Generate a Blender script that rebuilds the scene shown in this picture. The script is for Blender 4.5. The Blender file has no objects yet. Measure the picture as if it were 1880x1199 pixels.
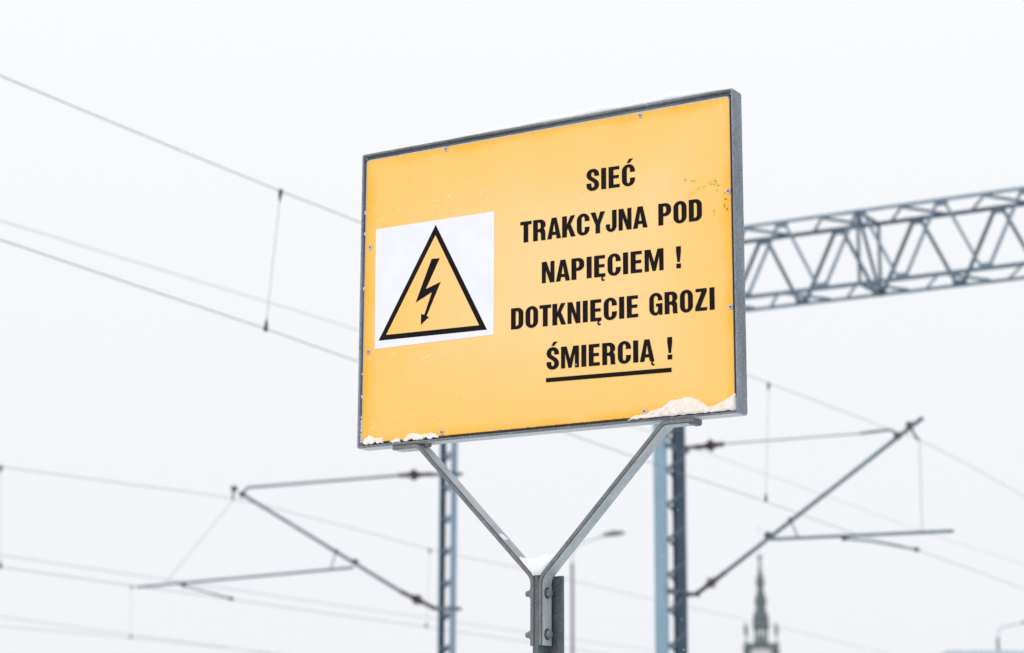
import bpy, bmesh, math, random
from mathutils import Vector, Matrix, noise
from mathutils.geometry import tessellate_polygon
R = math.radians
random.seed(7)
sc = bpy.context.scene

# ------------------------------------------------------------------ camera
F_PX, PITCH, ROLL, EYE = 3900.0, R(11.982), R(0.214), 1.65      # focal length in pixels of the 1880 px wide frame
cd = bpy.data.cameras.new("camera")
cam = bpy.data.objects.new("camera", cd); sc.collection.objects.link(cam)
cd.sensor_width = 36.0; cd.lens = F_PX * 36.0 / 1880.0
cd.clip_start = 0.1; cd.clip_end = 6000
cam.matrix_world = Matrix.Translation((0, 0, EYE)) @ Matrix.Rotation(R(90) + PITCH, 4, 'X') @ Matrix.Rotation(ROLL, 4, 'Z')
cd.dof.use_dof = True; cd.dof.focus_distance = 5.32; cd.dof.aperture_fstop = 4.0; cd.dof.aperture_blades = 9
sc.camera = cam

# ------------------------------------------------------------------ sky, sun, exposure
SUN_EL, SUN_AZ = R(38), R(222)          # azimuth clockwise from +Y: behind the photographer's left shoulder
w = bpy.data.worlds.new("World"); sc.world = w; w.use_nodes = True
nt = w.node_tree; nt.nodes.clear()
out = nt.nodes.new('ShaderNodeOutputWorld'); bg = nt.nodes.new('ShaderNodeBackground')
sky = nt.nodes.new('ShaderNodeTexSky'); sky.sky_type = 'NISHITA'; sky.sun_disc = False
sky.sun_elevation = SUN_EL; sky.sun_rotation = SUN_AZ; sky.dust_density = 4; sky.air_density = 1.0
tc = nt.nodes.new('ShaderNodeTexCoord'); sx = nt.nodes.new('ShaderNodeSeparateXYZ')
rmp = nt.nodes.new('ShaderNodeValToRGB')   # the overcast layer: a little greyer towards the horizon
rmp.color_ramp.elements[0].position = 0.02; rmp.color_ramp.elements[0].color = (0.875, 0.890, 0.932, 1)
rmp.color_ramp.elements[1].position = 0.34; rmp.color_ramp.elements[1].color = (0.968, 0.974, 0.986, 1)
sc10 = nt.nodes.new('ShaderNodeVectorMath'); sc10.operation = 'SCALE'; sc10.inputs['Scale'].default_value = 10.0
mixs = nt.nodes.new('ShaderNodeMixRGB'); mixs.inputs[0].default_value = 0.985
L = nt.links.new
L(tc.outputs['Generated'], sx.inputs[0]); L(sx.outputs['Z'], rmp.inputs[0])
L(rmp.outputs[0], sc10.inputs[0]); L(sky.outputs[0], mixs.inputs[1]); L(sc10.outputs[0], mixs.inputs[2])
L(mixs.outputs[0], bg.inputs['Color']); bg.inputs['Strength'].default_value = 0.1
L(bg.outputs[0], out.inputs['Surface'])
sd = bpy.data.lights.new("sun", 'SUN'); sd.energy = 1.0; sd.angle = R(25); sd.color = (1.0, 0.96, 0.90)
sun = bpy.data.objects.new("sun", sd); sc.collection.objects.link(sun)
sdir = Vector((math.sin(SUN_AZ) * math.cos(SUN_EL), math.cos(SUN_AZ) * math.cos(SUN_EL), math.sin(SUN_EL)))
sun.rotation_euler = sdir.to_track_quat('Z', 'Y').to_euler(); sun.location = sdir * 50
vs = sc.view_settings
sc.display_settings.display_device = 'sRGB'
vs.view_transform = 'Standard'; vs.look = 'None'; vs.exposure = 0.0; vs.gamma = 1.0; vs.use_curve_mapping = False
sc.cycles.use_denoising = True; sc.cycles.max_bounces = 8; sc.cycles.volume_bounces = 1
sc.cycles.use_adaptive_sampling = True; sc.cycles.adaptive_threshold = 0.01

# ------------------------------------------------------------------ geometry of the view (a pixel of the photo to a point of the place)
def ray(px, py):
    u, v = px - 940.0, py - 599.5
    c, s = math.cos(ROLL), math.sin(ROLL)
    u, v = c * u + s * v, -s * u + c * v
    return Vector((u / F_PX, math.cos(PITCH) + v / F_PX * math.sin(PITCH), math.sin(PITCH) - v / F_PX * math.cos(PITCH)))
CAM = Vector((0, 0, EYE))
def hit(px, py, p0, n):
    d = ray(px, py)
    return CAM + d * ((p0 - CAM).dot(n) / d.dot(n))
def at_depth(px, py, y):
    return hit(px, py, Vector((0, y, 0)), Vector((0, 1, 0)))

# ------------------------------------------------------------------ helpers
def link(o, parent=None):
    sc.collection.objects.link(o)
    if parent is not None: o.parent = parent
    return o
def tag(o, label=None, cat=None, group=None, kind=None):
    if label: o['label'] = label
    if cat: o['category'] = cat
    if group: o['group'] = group
    if kind: o['kind'] = kind
    return o
def thing(name, label, cat, loc=(0, 0, 0), rz=0.0, group=None):
    o = bpy.data.objects.new(name, None); o.empty_display_size = 0.2
    o.location = loc; o.rotation_euler = (0, 0, rz); link(o)
    bpy.context.view_layer.update()
    return tag(o, label, cat, group)
class MB:
    """collects shapes and links them as ONE mesh object"""
    def __init__(s): s.v = []; s.f = []; s.m = []; s.sm = []
    def add(s, verts, faces, mi=0, smooth=False):
        b = len(s.v); s.v += [tuple(x) for x in verts]
        for f in faces:
            s.f.append(tuple(i + b for i in f)); s.m.append(mi); s.sm.append(smooth)
        return b
    def box(s, lo, hi, M=None, mi=0, c=0.0):
        x0, y0, z0 = lo; x1, y1, z1 = hi
        if c <= 0:
            vs_ = [(x0,y0,z0),(x1,y0,z0),(x1,y1,z0),(x0,y1,z0),(x0,y0,z1),(x1,y0,z1),(x1,y1,z1),(x0,y1,z1)]
            fs = [(3,2,1,0),(4,5,6,7),(0,1,5,4),(1,2,6,5),(2,3,7,6),(3,0,4,7)]
            if M is not None: vs_ = [M @ Vector(p) for p in vs_]
            s.add(vs_, fs, mi)
        else:
            bm = bmesh.new(); bmesh.ops.create_cube(bm, size=1)
            for q in bm.verts: q.co = Vector(((x0+x1)/2 + q.co.x*(x1-x0), (y0+y1)/2 + q.co.y*(y1-y0), (z0+z1)/2 + q.co.z*(z1-z0)))
            bmesh.ops.bevel(bm, geom=bm.edges[:], offset=c, segments=2, affect='EDGES', profile=0.6)
            bm.verts.index_update()
            vs_ = [q.co.copy() for q in bm.verts]
            if M is not None: vs_ = [M @ p for p in vs_]
            s.add(vs_, [tuple(q.index for q in f.verts) for f in bm.faces], mi); bm.free()
    def bar(s, p0, p1, wa, wb, up=Vector((0, 0, 1)), mi=0):
        """rectangular bar from p0 to p1, wa across, wb along 'up'"""
        p0, p1 = Vector(p0), Vector(p1); d = (p1 - p0).normalized()
        a = d.cross(up)
        if a.length < 1e-4: a = d.cross(Vector((1, 0, 0)))
        a.normalize(); b = a.cross(d).normalized()
        vs_ = [p + a*sa*wa/2 + b*sb*wb/2 for p in (p0, p1) for sa, sb in ((-1,-1),(1,-1),(1,1),(-1,1))]
        s.add(vs_, [(3,2,1,0),(4,5,6,7),(0,1,5,4),(1,2,6,5),(2,3,7,6),(3,0,4,7)], mi)
    def angle(s, p0, p1, w_, th, ua, ub, mi=0):
        """an L section bar along p0-p1 with legs along ua and ub"""
        p0, p1 = Vector(p0), Vector(p1); ua, ub = Vector(ua), Vector(ub)
        prof = [(0,0),(w_,0),(w_,th),(th,th),(th,w_),(0,w_)]
        vs_ = [p + ua*x + ub*y for p in (p0, p1) for x, y in prof]; n = 6
        fs = [(i, (i+1) % n, n + (i+1) % n, n + i) for i in range(n)]
        fs += [(0,1,2,3),(0,3,4,5),(6+3,6+2,6+1,6),(6+5,6+4,6+3,6)]
        s.add(vs_, fs, mi)
    def tube(s, pts, r, n=10, mi=0, cap=True):
        pts = [Vector(p) for p in pts]
        rs = r if isinstance(r, (list, tuple)) else [r] * len(pts)
        rings = []; a = None
        for i, p in enumerate(pts):
            d = (pts[min(i+1, len(pts)-1)] - pts[max(i-1, 0)]).normalized()
            if a is None:
                a = d.cross(Vector((0, 0, 1)))
                if a.length < 1e-3: a = d.cross(Vector((1, 0, 0)))
            a = (a - d * a.dot(d)).normalized(); b = d.cross(a)
            rings.append([p + (a*math.cos(2*math.pi*k/n) + b*math.sin(2*math.pi*k/n)) * rs[i] for k in range(n)])
        vs_ = [q for rg in rings for q in rg]; fs = []
        for i in range(len(pts) - 1):
            for k in range(n):
                fs.append((i*n + k, i*n + (k+1) % n, (i+1)*n + (k+1) % n, (i+1)*n + k))
        b0 = s.add(vs_, fs, mi, True)
        if cap:
            s.f.append(tuple(b0 + k for k in reversed(range(n)))); s.m.append(mi); s.sm.append(False)
            e = b0 + (len(pts) - 1) * n
            s.f.append(tuple(e + k for k in range(n))); s.m.append(mi); s.sm.append(False)
    def lathe(s, p0, p1, prof, n=16, mi=0):
        """prof: (t along p0-p1 in metres or 0..1 if p1 given as fraction, radius)"""
        p0, p1 = Vector(p0), Vector(p1); ln = (p1 - p0)
        s.tube_profile(p0, ln.normalized(), [(t * ln.length, r) for t, r in prof], n, mi)
    def tube_profile(s, p0, d, prof, n=16, mi=0):
        a = d.cross(Vector((0, 0, 1)))
        if a.length < 1e-3: a = d.cross(Vector((1, 0, 0)))
        a.normalize(); b = d.cross(a)
        vs_ = []; fs = []
        for t, r in prof:
            for k in range(n):
                q = 2*math.pi*(k + .5)/n
                vs_.append(p0 + d*t + (a*math.cos(q) + b*math.sin(q))*r)
        for i in range(len(prof) - 1):
            for k in range(n):
                fs.append((i*n + k, i*n + (k+1) % n, (i+1)*n + (k+1) % n, (i+1)*n + k))
        b0 = s.add(vs_, fs, mi, n > 8)
        for q, rev in ((0, True), (len(prof) - 1, False)):
            idx = [b0 + q*n + k for k in range(n)]
            s.f.append(tuple(reversed(idx)) if rev else tuple(idx)); s.m.append(mi); s.sm.append(False)
    def build(s, name, mats, parent=None, attrs=None, autosmooth=True):
        me = bpy.data.meshes.new(name); me.from_pydata(s.v, [], s.f); me.update()
        for m in (mats if isinstance(mats, (list, tuple)) else [mats]): me.materials.append(m)
        me.polygons.foreach_set('material_index', s.m); me.polygons.foreach_set('use_smooth', s.sm)
        if attrs:
            for k, vals in attrs.items():
                at = me.attributes.new(k, 'FLOAT', 'POINT'); at.data.foreach_set('value', vals)
        o = bpy.data.objects.new(name, me); link(o, parent)
        return o

# ------------------------------------------------------------------ materials
def nodes_of(name):
    m = bpy.data.materials.new(name); m.use_nodes = True
    return m, m.node_tree, m.node_tree.nodes['Principled BSDF']
def mat(name, c0, c1, rough=0.6, metal=0.0, scale=8.0, stretch=(1, 1, 1), bump=0.0, bscale=60.0, extra=None, obj=True):
    m, t, b = nodes_of(name); N = t.nodes.new; K = t.links.new
    co = N('ShaderNodeTexCoord'); mp = N('ShaderNodeMapping'); mp.inputs['Scale'].default_value = stretch
    K(co.outputs['Object'], mp.inputs['Vector'])
    n1 = N('ShaderNodeTexNoise'); n1.inputs['Scale'].default_value = scale; n1.inputs['Detail'].default_value = 6; n1.inputs['Roughness'].default_value = 0.65
    K(mp.outputs[0], n1.inputs['Vector'])
    rp = N('ShaderNodeValToRGB'); rp.color_ramp.elements[0].position = 0.32; rp.color_ramp.elements[1].position = 0.68
    rp.color_ramp.elements[0].color = (*c0, 1); rp.color_ramp.elements[1].color = (*c1, 1)
    K(n1.outputs['Fac'], rp.inputs[0]); col = rp.outputs[0]
    if extra:                                   # (colour, scale, threshold, amount): stains with a shape of their own
        ec, es, th, am = extra
        n2 = N('ShaderNodeTexNoise'); n2.inputs['Scale'].default_value = es; n2.inputs['Detail'].default_value = 8
        K(co.outputs['Object'], n2.inputs['Vector'])
        r2 = N('ShaderNodeMapRange'); r2.inputs['From Min'].default_value = th; r2.inputs['From Max'].default_value = th + 0.12
        r2.inputs['To Max'].default_value = am
        K(n2.outputs['Fac'], r2.inputs['Value'])
        mx = N('ShaderNodeMixRGB'); mx.inputs[2].default_value = (*ec, 1)
        K(r2.outputs[0], mx.inputs[0]); K(col, mx.inputs[1]); col = mx.outputs[0]
    K(col, b.inputs['Base Color'])
    b.inputs['Roughness'].default_value = rough; b.inputs['Metallic'].default_value = metal
    if bump > 0:
        n3 = N('ShaderNodeTexNoise'); n3.inputs['Scale'].default_value = bscale; n3.inputs['Detail'].default_value = 5
        K(co.outputs['Object'], n3.inputs['Vector'])
        bp = N('ShaderNodeBump'); bp.inputs['Strength'].default_value = bump; bp.inputs['Distance'].default_value = 0.004
        K(n3.outputs['Fac'], bp.inputs['Height']); K(bp.outputs[0], b.inputs['Normal'])
    return m
def galvanised(name, c0, c1, streak=(1, 1, 1), grime=None):
    """zinc coated steel: spangle cells, long streaks, dirt"""
    m, t, b = nodes_of(name); N = t.nodes.new; K = t.links.new
    co = N('ShaderNodeTexCoord')
    mp = N('ShaderNodeMapping'); mp.inputs['Scale'].default_value = streak; K(co.outputs['Object'], mp.inputs['Vector'])
    n1 = N('ShaderNodeTexNoise'); n1.inputs['Scale'].default_value = 14; n1.inputs['Detail'].default_value = 8; n1.inputs['Roughness'].default_value = 0.7
    K(mp.outputs[0], n1.inputs['Vector'])
    vo = N('ShaderNodeTexVoronoi'); vo.inputs['Scale'].default_value = 330; K(co.outputs['Object'], vo.inputs['Vector'])
    bw = N('ShaderNodeRGBToBW'); K(vo.outputs['Color'], bw.inputs[0])
    ad = N('ShaderNodeMath'); ad.operation = 'MULTIPLY_ADD'; ad.inputs[1].default_value = 0.36
    K(bw.outputs[0], ad.inputs[0]); 
    su = N('ShaderNodeMath'); su.operation = 'SUBTRACT'; su.inputs[1].default_value = 0.18; K(n1.outputs['Fac'], su.inputs[0])
    K(su.outputs[0], ad.inputs[2])
    rp = N('ShaderNodeValToRGB'); rp.color_ramp.elements[0].position = 0.33; rp.color_ramp.elements[1].position = 0.67
    rp.color_ramp.elements[0].color = (*c0, 1); rp.color_ramp.elements[1].color = (*c1, 1)
    K(ad.outputs[0], rp.inputs[0]); col = rp.outputs[0]
    if grime:
        n2 = N('ShaderNodeTexNoise'); n2.inputs['Scale'].default_value = 22; n2.inputs['Detail'].default_value = 9
        K(mp.outputs[0], n2.inputs['Vector'])
        r2 = N('ShaderNodeMapRange'); r2.inputs['From Min'].default_value = 0.5; r2.inputs['From Max'].default_value = 0.72; r2.inputs['To Max'].default_value = 0.75
        K(n2.outputs['Fac'], r2.inputs['Value'])
        mx = N('ShaderNodeMixRGB'); mx.inputs[2].default_value = (*grime, 1)
        K(r2.outputs[0], mx.inputs[0]); K(col, mx.inputs[1]); col = mx.outputs[0]
    K(col, b.inputs['Base Color'])
    b.inputs['Metallic'].default_value = 0.30; b.inputs['Roughness'].default_value = 0.55
    bp = N('ShaderNodeBump'); bp.inputs['Strength'].default_value = 0.25; bp.inputs['Distance'].default_value = 0.0015
    K(ad.outputs[0], bp.inputs['Height']); K(bp.outputs[0], b.inputs['Normal'])
    return m

SIGN_Z = 2.8834                # height of the middle of the board
def panel_paint():
    """orange paint, paler towards the middle of the board and deeper along its edges, with scratches and rust read from mesh attributes"""
    m, t, b = nodes_of("orange_sign_paint"); N = t.nodes.new; K = t.links.new
    def math_(op, a, c=None, d=None):
        n = N('ShaderNodeMath'); n.operation = op
        for i, q in enumerate((a, c, d)):
            if q is None: continue
            if isinstance(q, (int, float)): n.inputs[i].default_value = q
            else: K(q, n.inputs[i])
        return n.outputs[0]
    co = N('ShaderNodeTexCoord'); sp = N('ShaderNodeSeparateXYZ'); K(co.outputs['Object'], sp.inputs[0])
    ns = N('ShaderNodeTexNoise'); ns.inputs['Scale'].default_value = 7; ns.inputs['Detail'].default_value = 7; ns.inputs['Roughness'].default_value = 0.6
    K(co.outputs['Object'], ns.inputs['Vector'])
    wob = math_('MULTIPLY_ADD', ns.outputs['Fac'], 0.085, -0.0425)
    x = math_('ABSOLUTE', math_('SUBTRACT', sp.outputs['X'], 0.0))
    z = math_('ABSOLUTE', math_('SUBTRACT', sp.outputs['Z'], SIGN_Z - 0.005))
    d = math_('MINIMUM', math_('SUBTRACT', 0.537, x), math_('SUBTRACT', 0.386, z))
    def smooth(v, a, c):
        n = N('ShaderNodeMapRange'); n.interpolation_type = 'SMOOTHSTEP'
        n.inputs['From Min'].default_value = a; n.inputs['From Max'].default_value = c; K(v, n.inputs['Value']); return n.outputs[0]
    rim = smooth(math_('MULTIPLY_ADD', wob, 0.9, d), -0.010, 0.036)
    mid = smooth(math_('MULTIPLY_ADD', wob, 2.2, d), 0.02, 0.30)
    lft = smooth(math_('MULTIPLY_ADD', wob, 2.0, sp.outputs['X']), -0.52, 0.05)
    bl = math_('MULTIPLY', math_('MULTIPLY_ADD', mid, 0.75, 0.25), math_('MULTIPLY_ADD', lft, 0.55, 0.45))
    fine = N('ShaderNodeTexNoise'); fine.inputs['Scale'].default_value = 160; fine.inputs['Detail'].default_value = 4
    K(co.outputs['Object'], fine.inputs['Vector'])
    bl = math_('ADD', bl, math_('MULTIPLY_ADD', fine.outputs['Fac'], 0.30, -0.15))
    stm = N('ShaderNodeMapping'); stm.inputs['Scale'].default_value = (26, 1, 1.3); K(co.outputs['Object'], stm.inputs['Vector'])
    stn = N('ShaderNodeTexNoise'); stn.inputs['Scale'].default_value = 1.6; stn.inputs['Detail'].default_value = 5; K(stm.outputs[0], stn.inputs['Vector'])
    bl = math_('ADD', bl, math_('MULTIPLY_ADD', stn.outputs['Fac'], 0.22, -0.11))
    def mix(f, a, c):
        n = N('ShaderNodeMixRGB'); 
        if isinstance(f, float): n.inputs[0].default_value = f
        else: K(f, n.inputs[0])
        for i, q in ((1, a), (2, c)):
            if isinstance(q, tuple): n.inputs[i].default_value = (*q, 1)
            else: K(q, n.inputs[i])
        n.use_clamp = True
        return n.outputs[0]
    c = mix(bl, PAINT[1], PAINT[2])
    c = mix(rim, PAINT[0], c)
    aw = N('ShaderNodeAttribute'); aw.attribute_name = 'wear'
    ah = N('ShaderNodeAttribute'); ah.attribute_name = 'halo'
    ar = N('ShaderNodeAttribute'); ar.attribute_name = 'rust'
    c = mix(aw.outputs['Fac'], c, (0.90, 0.76, 0.54))
    c = mix(ah.outputs['Fac'], c, (0.82, 0.435, 0.025))
    c = mix(ar.outputs['Fac'], c, (0.10, 0.045, 0.012))
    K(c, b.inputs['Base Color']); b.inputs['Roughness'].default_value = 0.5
    b.inputs['Specular IOR Level'].default_value = 0.35
    bp = N('ShaderNodeBump'); bp.inputs['Strength'].default_value = 0.08; bp.inputs['Distance'].default_value = 0.002
    K(ns.outputs['Fac'], bp.inputs['Height']); K(bp.outputs[0], b.inputs['Normal'])
    return m
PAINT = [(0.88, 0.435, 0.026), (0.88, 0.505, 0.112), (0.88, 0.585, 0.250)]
def lin(r, g, b):
    return tuple(((q/255)/12.92 if q <= 10 else (((q/255)+.055)/1.055)**2.4) for q in (r, g, b))

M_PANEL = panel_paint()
M_ZINC = galvanised("zinc_frame", (0.130, 0.152, 0.176), (0.285, 0.335, 0.38), (1.0, 1.0, 0.16), None)
M_ZINC_L = galvanised("zinc_rail", (0.095, 0.110, 0.125), (0.25, 0.28, 0.305), (0.15, 1.0, 1.0), (0.11, 0.10, 0.085))
M_ZINC_U = galvanised("snow_lit_zinc", (0.40, 0.44, 0.47), (0.55, 0.60, 0.63), (0.3, 1, 1), None)  # frame underside: light thrown up by the snow painted in as paler zinc
M_ARMW = galvanised("snow_lit_zinc_face", (0.30, 0.345, 0.37), (0.47, 0.515, 0.54), (1, 1, 0.6), None)  # wide arm faces: snow bounce put into the colour as a lighter zinc
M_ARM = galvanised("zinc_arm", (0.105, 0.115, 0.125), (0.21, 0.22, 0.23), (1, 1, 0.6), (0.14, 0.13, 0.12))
M_POST = galvanised("zinc_post", (0.06, 0.08, 0.095), (0.14, 0.165, 0.185), (1, 1, 0.3), None)
M_BOLT = mat("bolt_steel", (0.12, 0.115, 0.12), (0.23, 0.22, 0.225), 0.5, 0.4, 60, extra=((0.10, 0.05, 0.03), 45, 0.58, 0.8))
M_RIVET = mat("rivet_alloy", (0.42, 0.41, 0.41), (0.62, 0.60, 0.60), 0.4, 0.3, 160)
M_DARK = mat("hole_and_gap_black", (0.012, 0.013, 0.02), (0.02, 0.02, 0.028), 0.8)
M_EDGE = mat("dark_edge", (0.035, 0.036, 0.038), (0.10, 0.10, 0.10), 0.8, 0.1, 45)  # dark line along the front bevel of the arms
M_MOSS = mat("mossy_dirt", (0.018, 0.014, 0.010), (0.055, 0.045, 0.030), 0.9, 0, 90)
M_SHEET = mat("bare_sheet_edge", (0.36, 0.42, 0.50), (0.50, 0.56, 0.62), 0.45, 0.2, 30)
M_INK = mat("black_lettering", (0.0065, 0.0050, 0.0062), (0.011, 0.009, 0.0105), 0.5, 0, 20)
M_INK.node_tree.nodes["Principled BSDF"].inputs["Specular IOR Level"].default_value = 0.06
M_WHITE = mat("white_film", (0.74, 0.75, 0.80), (0.79, 0.80, 0.84), 0.5, 0, 12)
M_SNOW = mat("snow", (0.83, 0.84, 0.87), (0.90, 0.905, 0.92), 0.7, 0, 40, bump=0.7, bscale=420)
M_SNOWT = mat("thin_wet_snow", (0.88, 0.74, 0.63), (0.875, 0.865, 0.87), 0.6, 0, 55, bump=0.5, bscale=230)
M_SNOWG = mat("snow_field", (0.80, 0.815, 0.85), (0.86, 0.87, 0.89), 0.8, 0, 0.6, bump=0.6, bscale=3)
M_STEEL = mat("pale_blue_grey_steel", (0.165, 0.265, 0.355), (0.215, 0.325, 0.42), 0.6, 0, 3, (1, 1, .4), extra=((0.30, 0.36, 0.42), 9, 0.62, 0.5))  # paler of the two mast tones
M_STEELD = mat("dark_blue_grey_steel", (0.038, 0.075, 0.115), (0.072, 0.120, 0.172), 0.6, 0, 3, (1, 1, .4), extra=((0.15, 0.17, 0.19), 9, 0.60, 0.6))  # darker of the two mast tones, also for lacing and battens
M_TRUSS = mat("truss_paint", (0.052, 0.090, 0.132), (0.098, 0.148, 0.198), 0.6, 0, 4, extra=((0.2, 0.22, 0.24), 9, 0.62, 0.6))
M_TRUSSP = mat("pale_truss_paint", (0.095, 0.155, 0.215), (0.16, 0.225, 0.29), 0.6, 0, 4)  # paler of the two truss tones
M_TUBE = mat("galvanised_tube", (0.085, 0.135, 0.175), (0.15, 0.21, 0.255), 0.5, 0.2, 6)
M_CLAMP = mat("cast_clamp", (0.045, 0.050, 0.056), (0.085, 0.088, 0.092), 0.6, 0.2, 20)
M_INSUL = mat("brown_glazed_porcelain", (0.020, 0.009, 0.008), (0.036, 0.017, 0.014), 0.3, 0, 30)
M_WIRE = mat("copper_wire", (0.15, 0.17, 0.20), (0.20, 0.22, 0.25), 0.5, 0.1, 3)
M_COPPER = mat("verdigris_roof", (0.020, 0.050, 0.052), (0.050, 0.082, 0.084), 0.7, 0, .4, extra=((0.42, 0.46, 0.48), .55, 0.60, 0.45))
M_STONE = mat("pale_stone", (0.42, 0.43, 0.44), (0.55, 0.55, 0.55), 0.85, 0, .3)
M_LAMP = mat("lamp_post_paint", (0.10, 0.105, 0.115), (0.15, 0.155, 0.165), 0.5, 0.1, 3)
M_CLAD = mat("pale_cladding", (0.36, 0.43, 0.50), (0.46, 0.52, 0.58), 0.6, 0, 2)

# ------------------------------------------------------------------ ground
g = MB(); n = 64
ring = [(math.cos(2*math.pi*k/n), math.sin(2*math.pi*k/n)) for k in range(n)]
radii = [6, 20, 60, 200, 500, 800]
g.v = [(0, 0, 0)] + [(x*r, y*r, 0) for r in radii for x, y in ring]
fs = [(0, 1 + k, 1 + (k+1) % n) for k in range(n)]
for i in range(len(radii) - 1):
    fs += [(1 + i*n + k, 1 + (i+1)*n + k, 1 + (i+1)*n + (k+1) % n, 1 + i*n + (k+1) % n) for k in range(n)]
g.f = fs; g.m = [0]*len(fs); g.sm = [False]*len(fs)
tag(g.build('snowy_ground', M_SNOWG), kind='structure')

# ================================================================== THE SIGN
YAW = R(31.734)
SIGN_POS = Vector((0.06357, 5.18666, 0.0))
sign = thing('warning_sign', 'large orange high voltage sign with black lettering, framed in grey metal on a forked post',
             'sign', SIGN_POS, -YAW)
SA = Vector((math.cos(YAW), -math.sin(YAW), 0)); SN = Vector((math.sin(YAW), math.cos(YAW), 0))
def sl(px, py, dep=0.007):
    """a photo pixel to the board's own coordinates (x across, z up from the middle)"""
    P = hit(px, py, SIGN_POS + SN*dep, SN) - SIGN_POS
    return P.dot(SA), P.z - SIGN_Z
W2, H2 = 0.55, 0.3982

# frame: a mitred profile swept round the board
def rrect(i, dep, top=0.0, r0=0.007, seg=4):
    r = max(r0 - i, 0.0012); pts = []
    x, z1, z0 = W2 - i, H2 - i - (top if i > 0.006 else 0), -H2 + i
    for cx, cz, a0 in ((x - r, z1 - r, 0), (-x + r, z1 - r, 90), (-x + r, z0 + r, 180), (x - r, z0 + r, 270)):
        for k in range(seg + 1):
            a = R(a0 + 90*k/seg); pts.append((cx + r*math.cos(a), dep, SIGN_Z + cz + r*math.sin(a)))
    return pts
prof = [(0, .046), (0, .0045), (.0006, .0022), (.002, .0006), (.0038, 0), (.0054, .0002), (.0066, .0016), (.0068, .004), (.0068, .0112), (.032, .0112), (.032, .046)]
fr = MB(); loops = [rrect(i, d) for i, d in prof]; m_ = len(loops[0])
vs_ = [p for lp in loops for p in lp]; fs = []
for q in range(len(prof)):
    q2 = (q + 1) % len(prof)
    for k in range(m_):
        fs.append((q*m_ + k, q*m_ + (k+1) % m_, q2*m_ + (k+1) % m_, q2*m_ + k))
fr.add(vs_, fs, 0, False)
for fi, f in enumerate(fs):            # the long rails carry grime along their length
    zc = sum(vs_[j][2] for j in f) / 4 - SIGN_Z; xc = sum(vs_[j][0] for j in f) / 4
    if abs(zc) > H2 - 0.05 and abs(xc) < W2 - 0.02: fr.m[fi] = 1
    if zc < -H2 + .0004 and abs(xc) < W2 - .0005: fr.m[fi] = 2
# pressed ridge and weld beads inside the top rail, small weld lumps in the corners
fr.tube([(-W2 + .012, .0102, SIGN_Z + H2 - .0125), (0, .0100, SIGN_Z + H2 - .0128), (W2 - .012, .0102, SIGN_Z + H2 - .0125)], .0022, 8, 1)
for cx, cz in ((W2 - .008, H2 - .008), (W2 - .010, -H2 + .009), (-W2 + .010, H2 - .010), (-W2 + .010, -H2 + .010)):
    for k in range(5):
        fr.tube_profile(Vector((cx + random.uniform(-.004, .004), .0105, SIGN_Z + cz + random.uniform(-.004, .004))), Vector((0, -1, 0)),
                        [(0, .004), (.003, .0035), (.005, .0015)], 9, 0)
for k in range(120):                    # dirt line between the board's foot and the bottom lip
    x0 = -.541 + k*1.082/120; fr.box((x0, .0070 + random.uniform(-.001, .0008), SIGN_Z - .3916), (x0 + 1.082/120, .0111, SIGN_Z - .3842 + random.uniform(-.0007, .0005)), None, 4)
fr.box((.5352, .0098, SIGN_Z - H2 + .012), (.5430, .0110, SIGN_Z + H2 - .012), None, 3)  # black strip in the right-hand gap: the gap's shade put into the colour
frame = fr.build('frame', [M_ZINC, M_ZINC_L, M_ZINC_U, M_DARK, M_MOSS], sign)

# board: sheet with a bare edge, the paint face, and the wear painted into the same mesh
pn = MB(); AT = {'wear': [], 'halo': [], 'rust': []}
PX0, PX1, PZ0, PZ1 = -0.5372, 0.5352, -0.3838, 0.3795
def poly_rect(x0, x1, z0, z1, c, y):
    return [(x0 + c, y, z0), (x1 - c, y, z0), (x1 - c*.3, y, z0 + c*.3), (x1, y, z0 + c), (x1, y, z1 - c), (x1 - c*.3, y, z1 - c*.3), (x1 - c, y, z1),
            (x0 + c, y, z1), (x0 + c*.3, y, z1 - c*.3), (x0, y, z1 - c), (x0, y, z0 + c), (x0 + c*.3, y, z0 + c*.3)]
A = poly_rect(PX0 - .003, PX1 + .0005, PZ0 - .003, PZ1 + .003, .010, .0086); Bk = [(x, .0108, z) for x, y, z in A]
A = [(x, y, z + SIGN_Z) for x, y, z in A]; Bk = [(x, y, z + SIGN_Z) for x, y, z in Bk]
pn.add(A + Bk, [tuple(range(12)), tuple(range(23, 11, -1))] + [(k, 12 + k, 12 + (k+1) % 12, (k+1) % 12) for k in range(12)], 1)
A = [(x, y, z + SIGN_Z) for x, y, z in poly_rect(PX0, PX1, PZ0, PZ1, .009, .0080)]
pn.add(A, [tuple(range(12))], 0)
for k in AT: AT[k] += [0.0] * len(pn.v)
PY = .0080
lay = [0]
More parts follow.
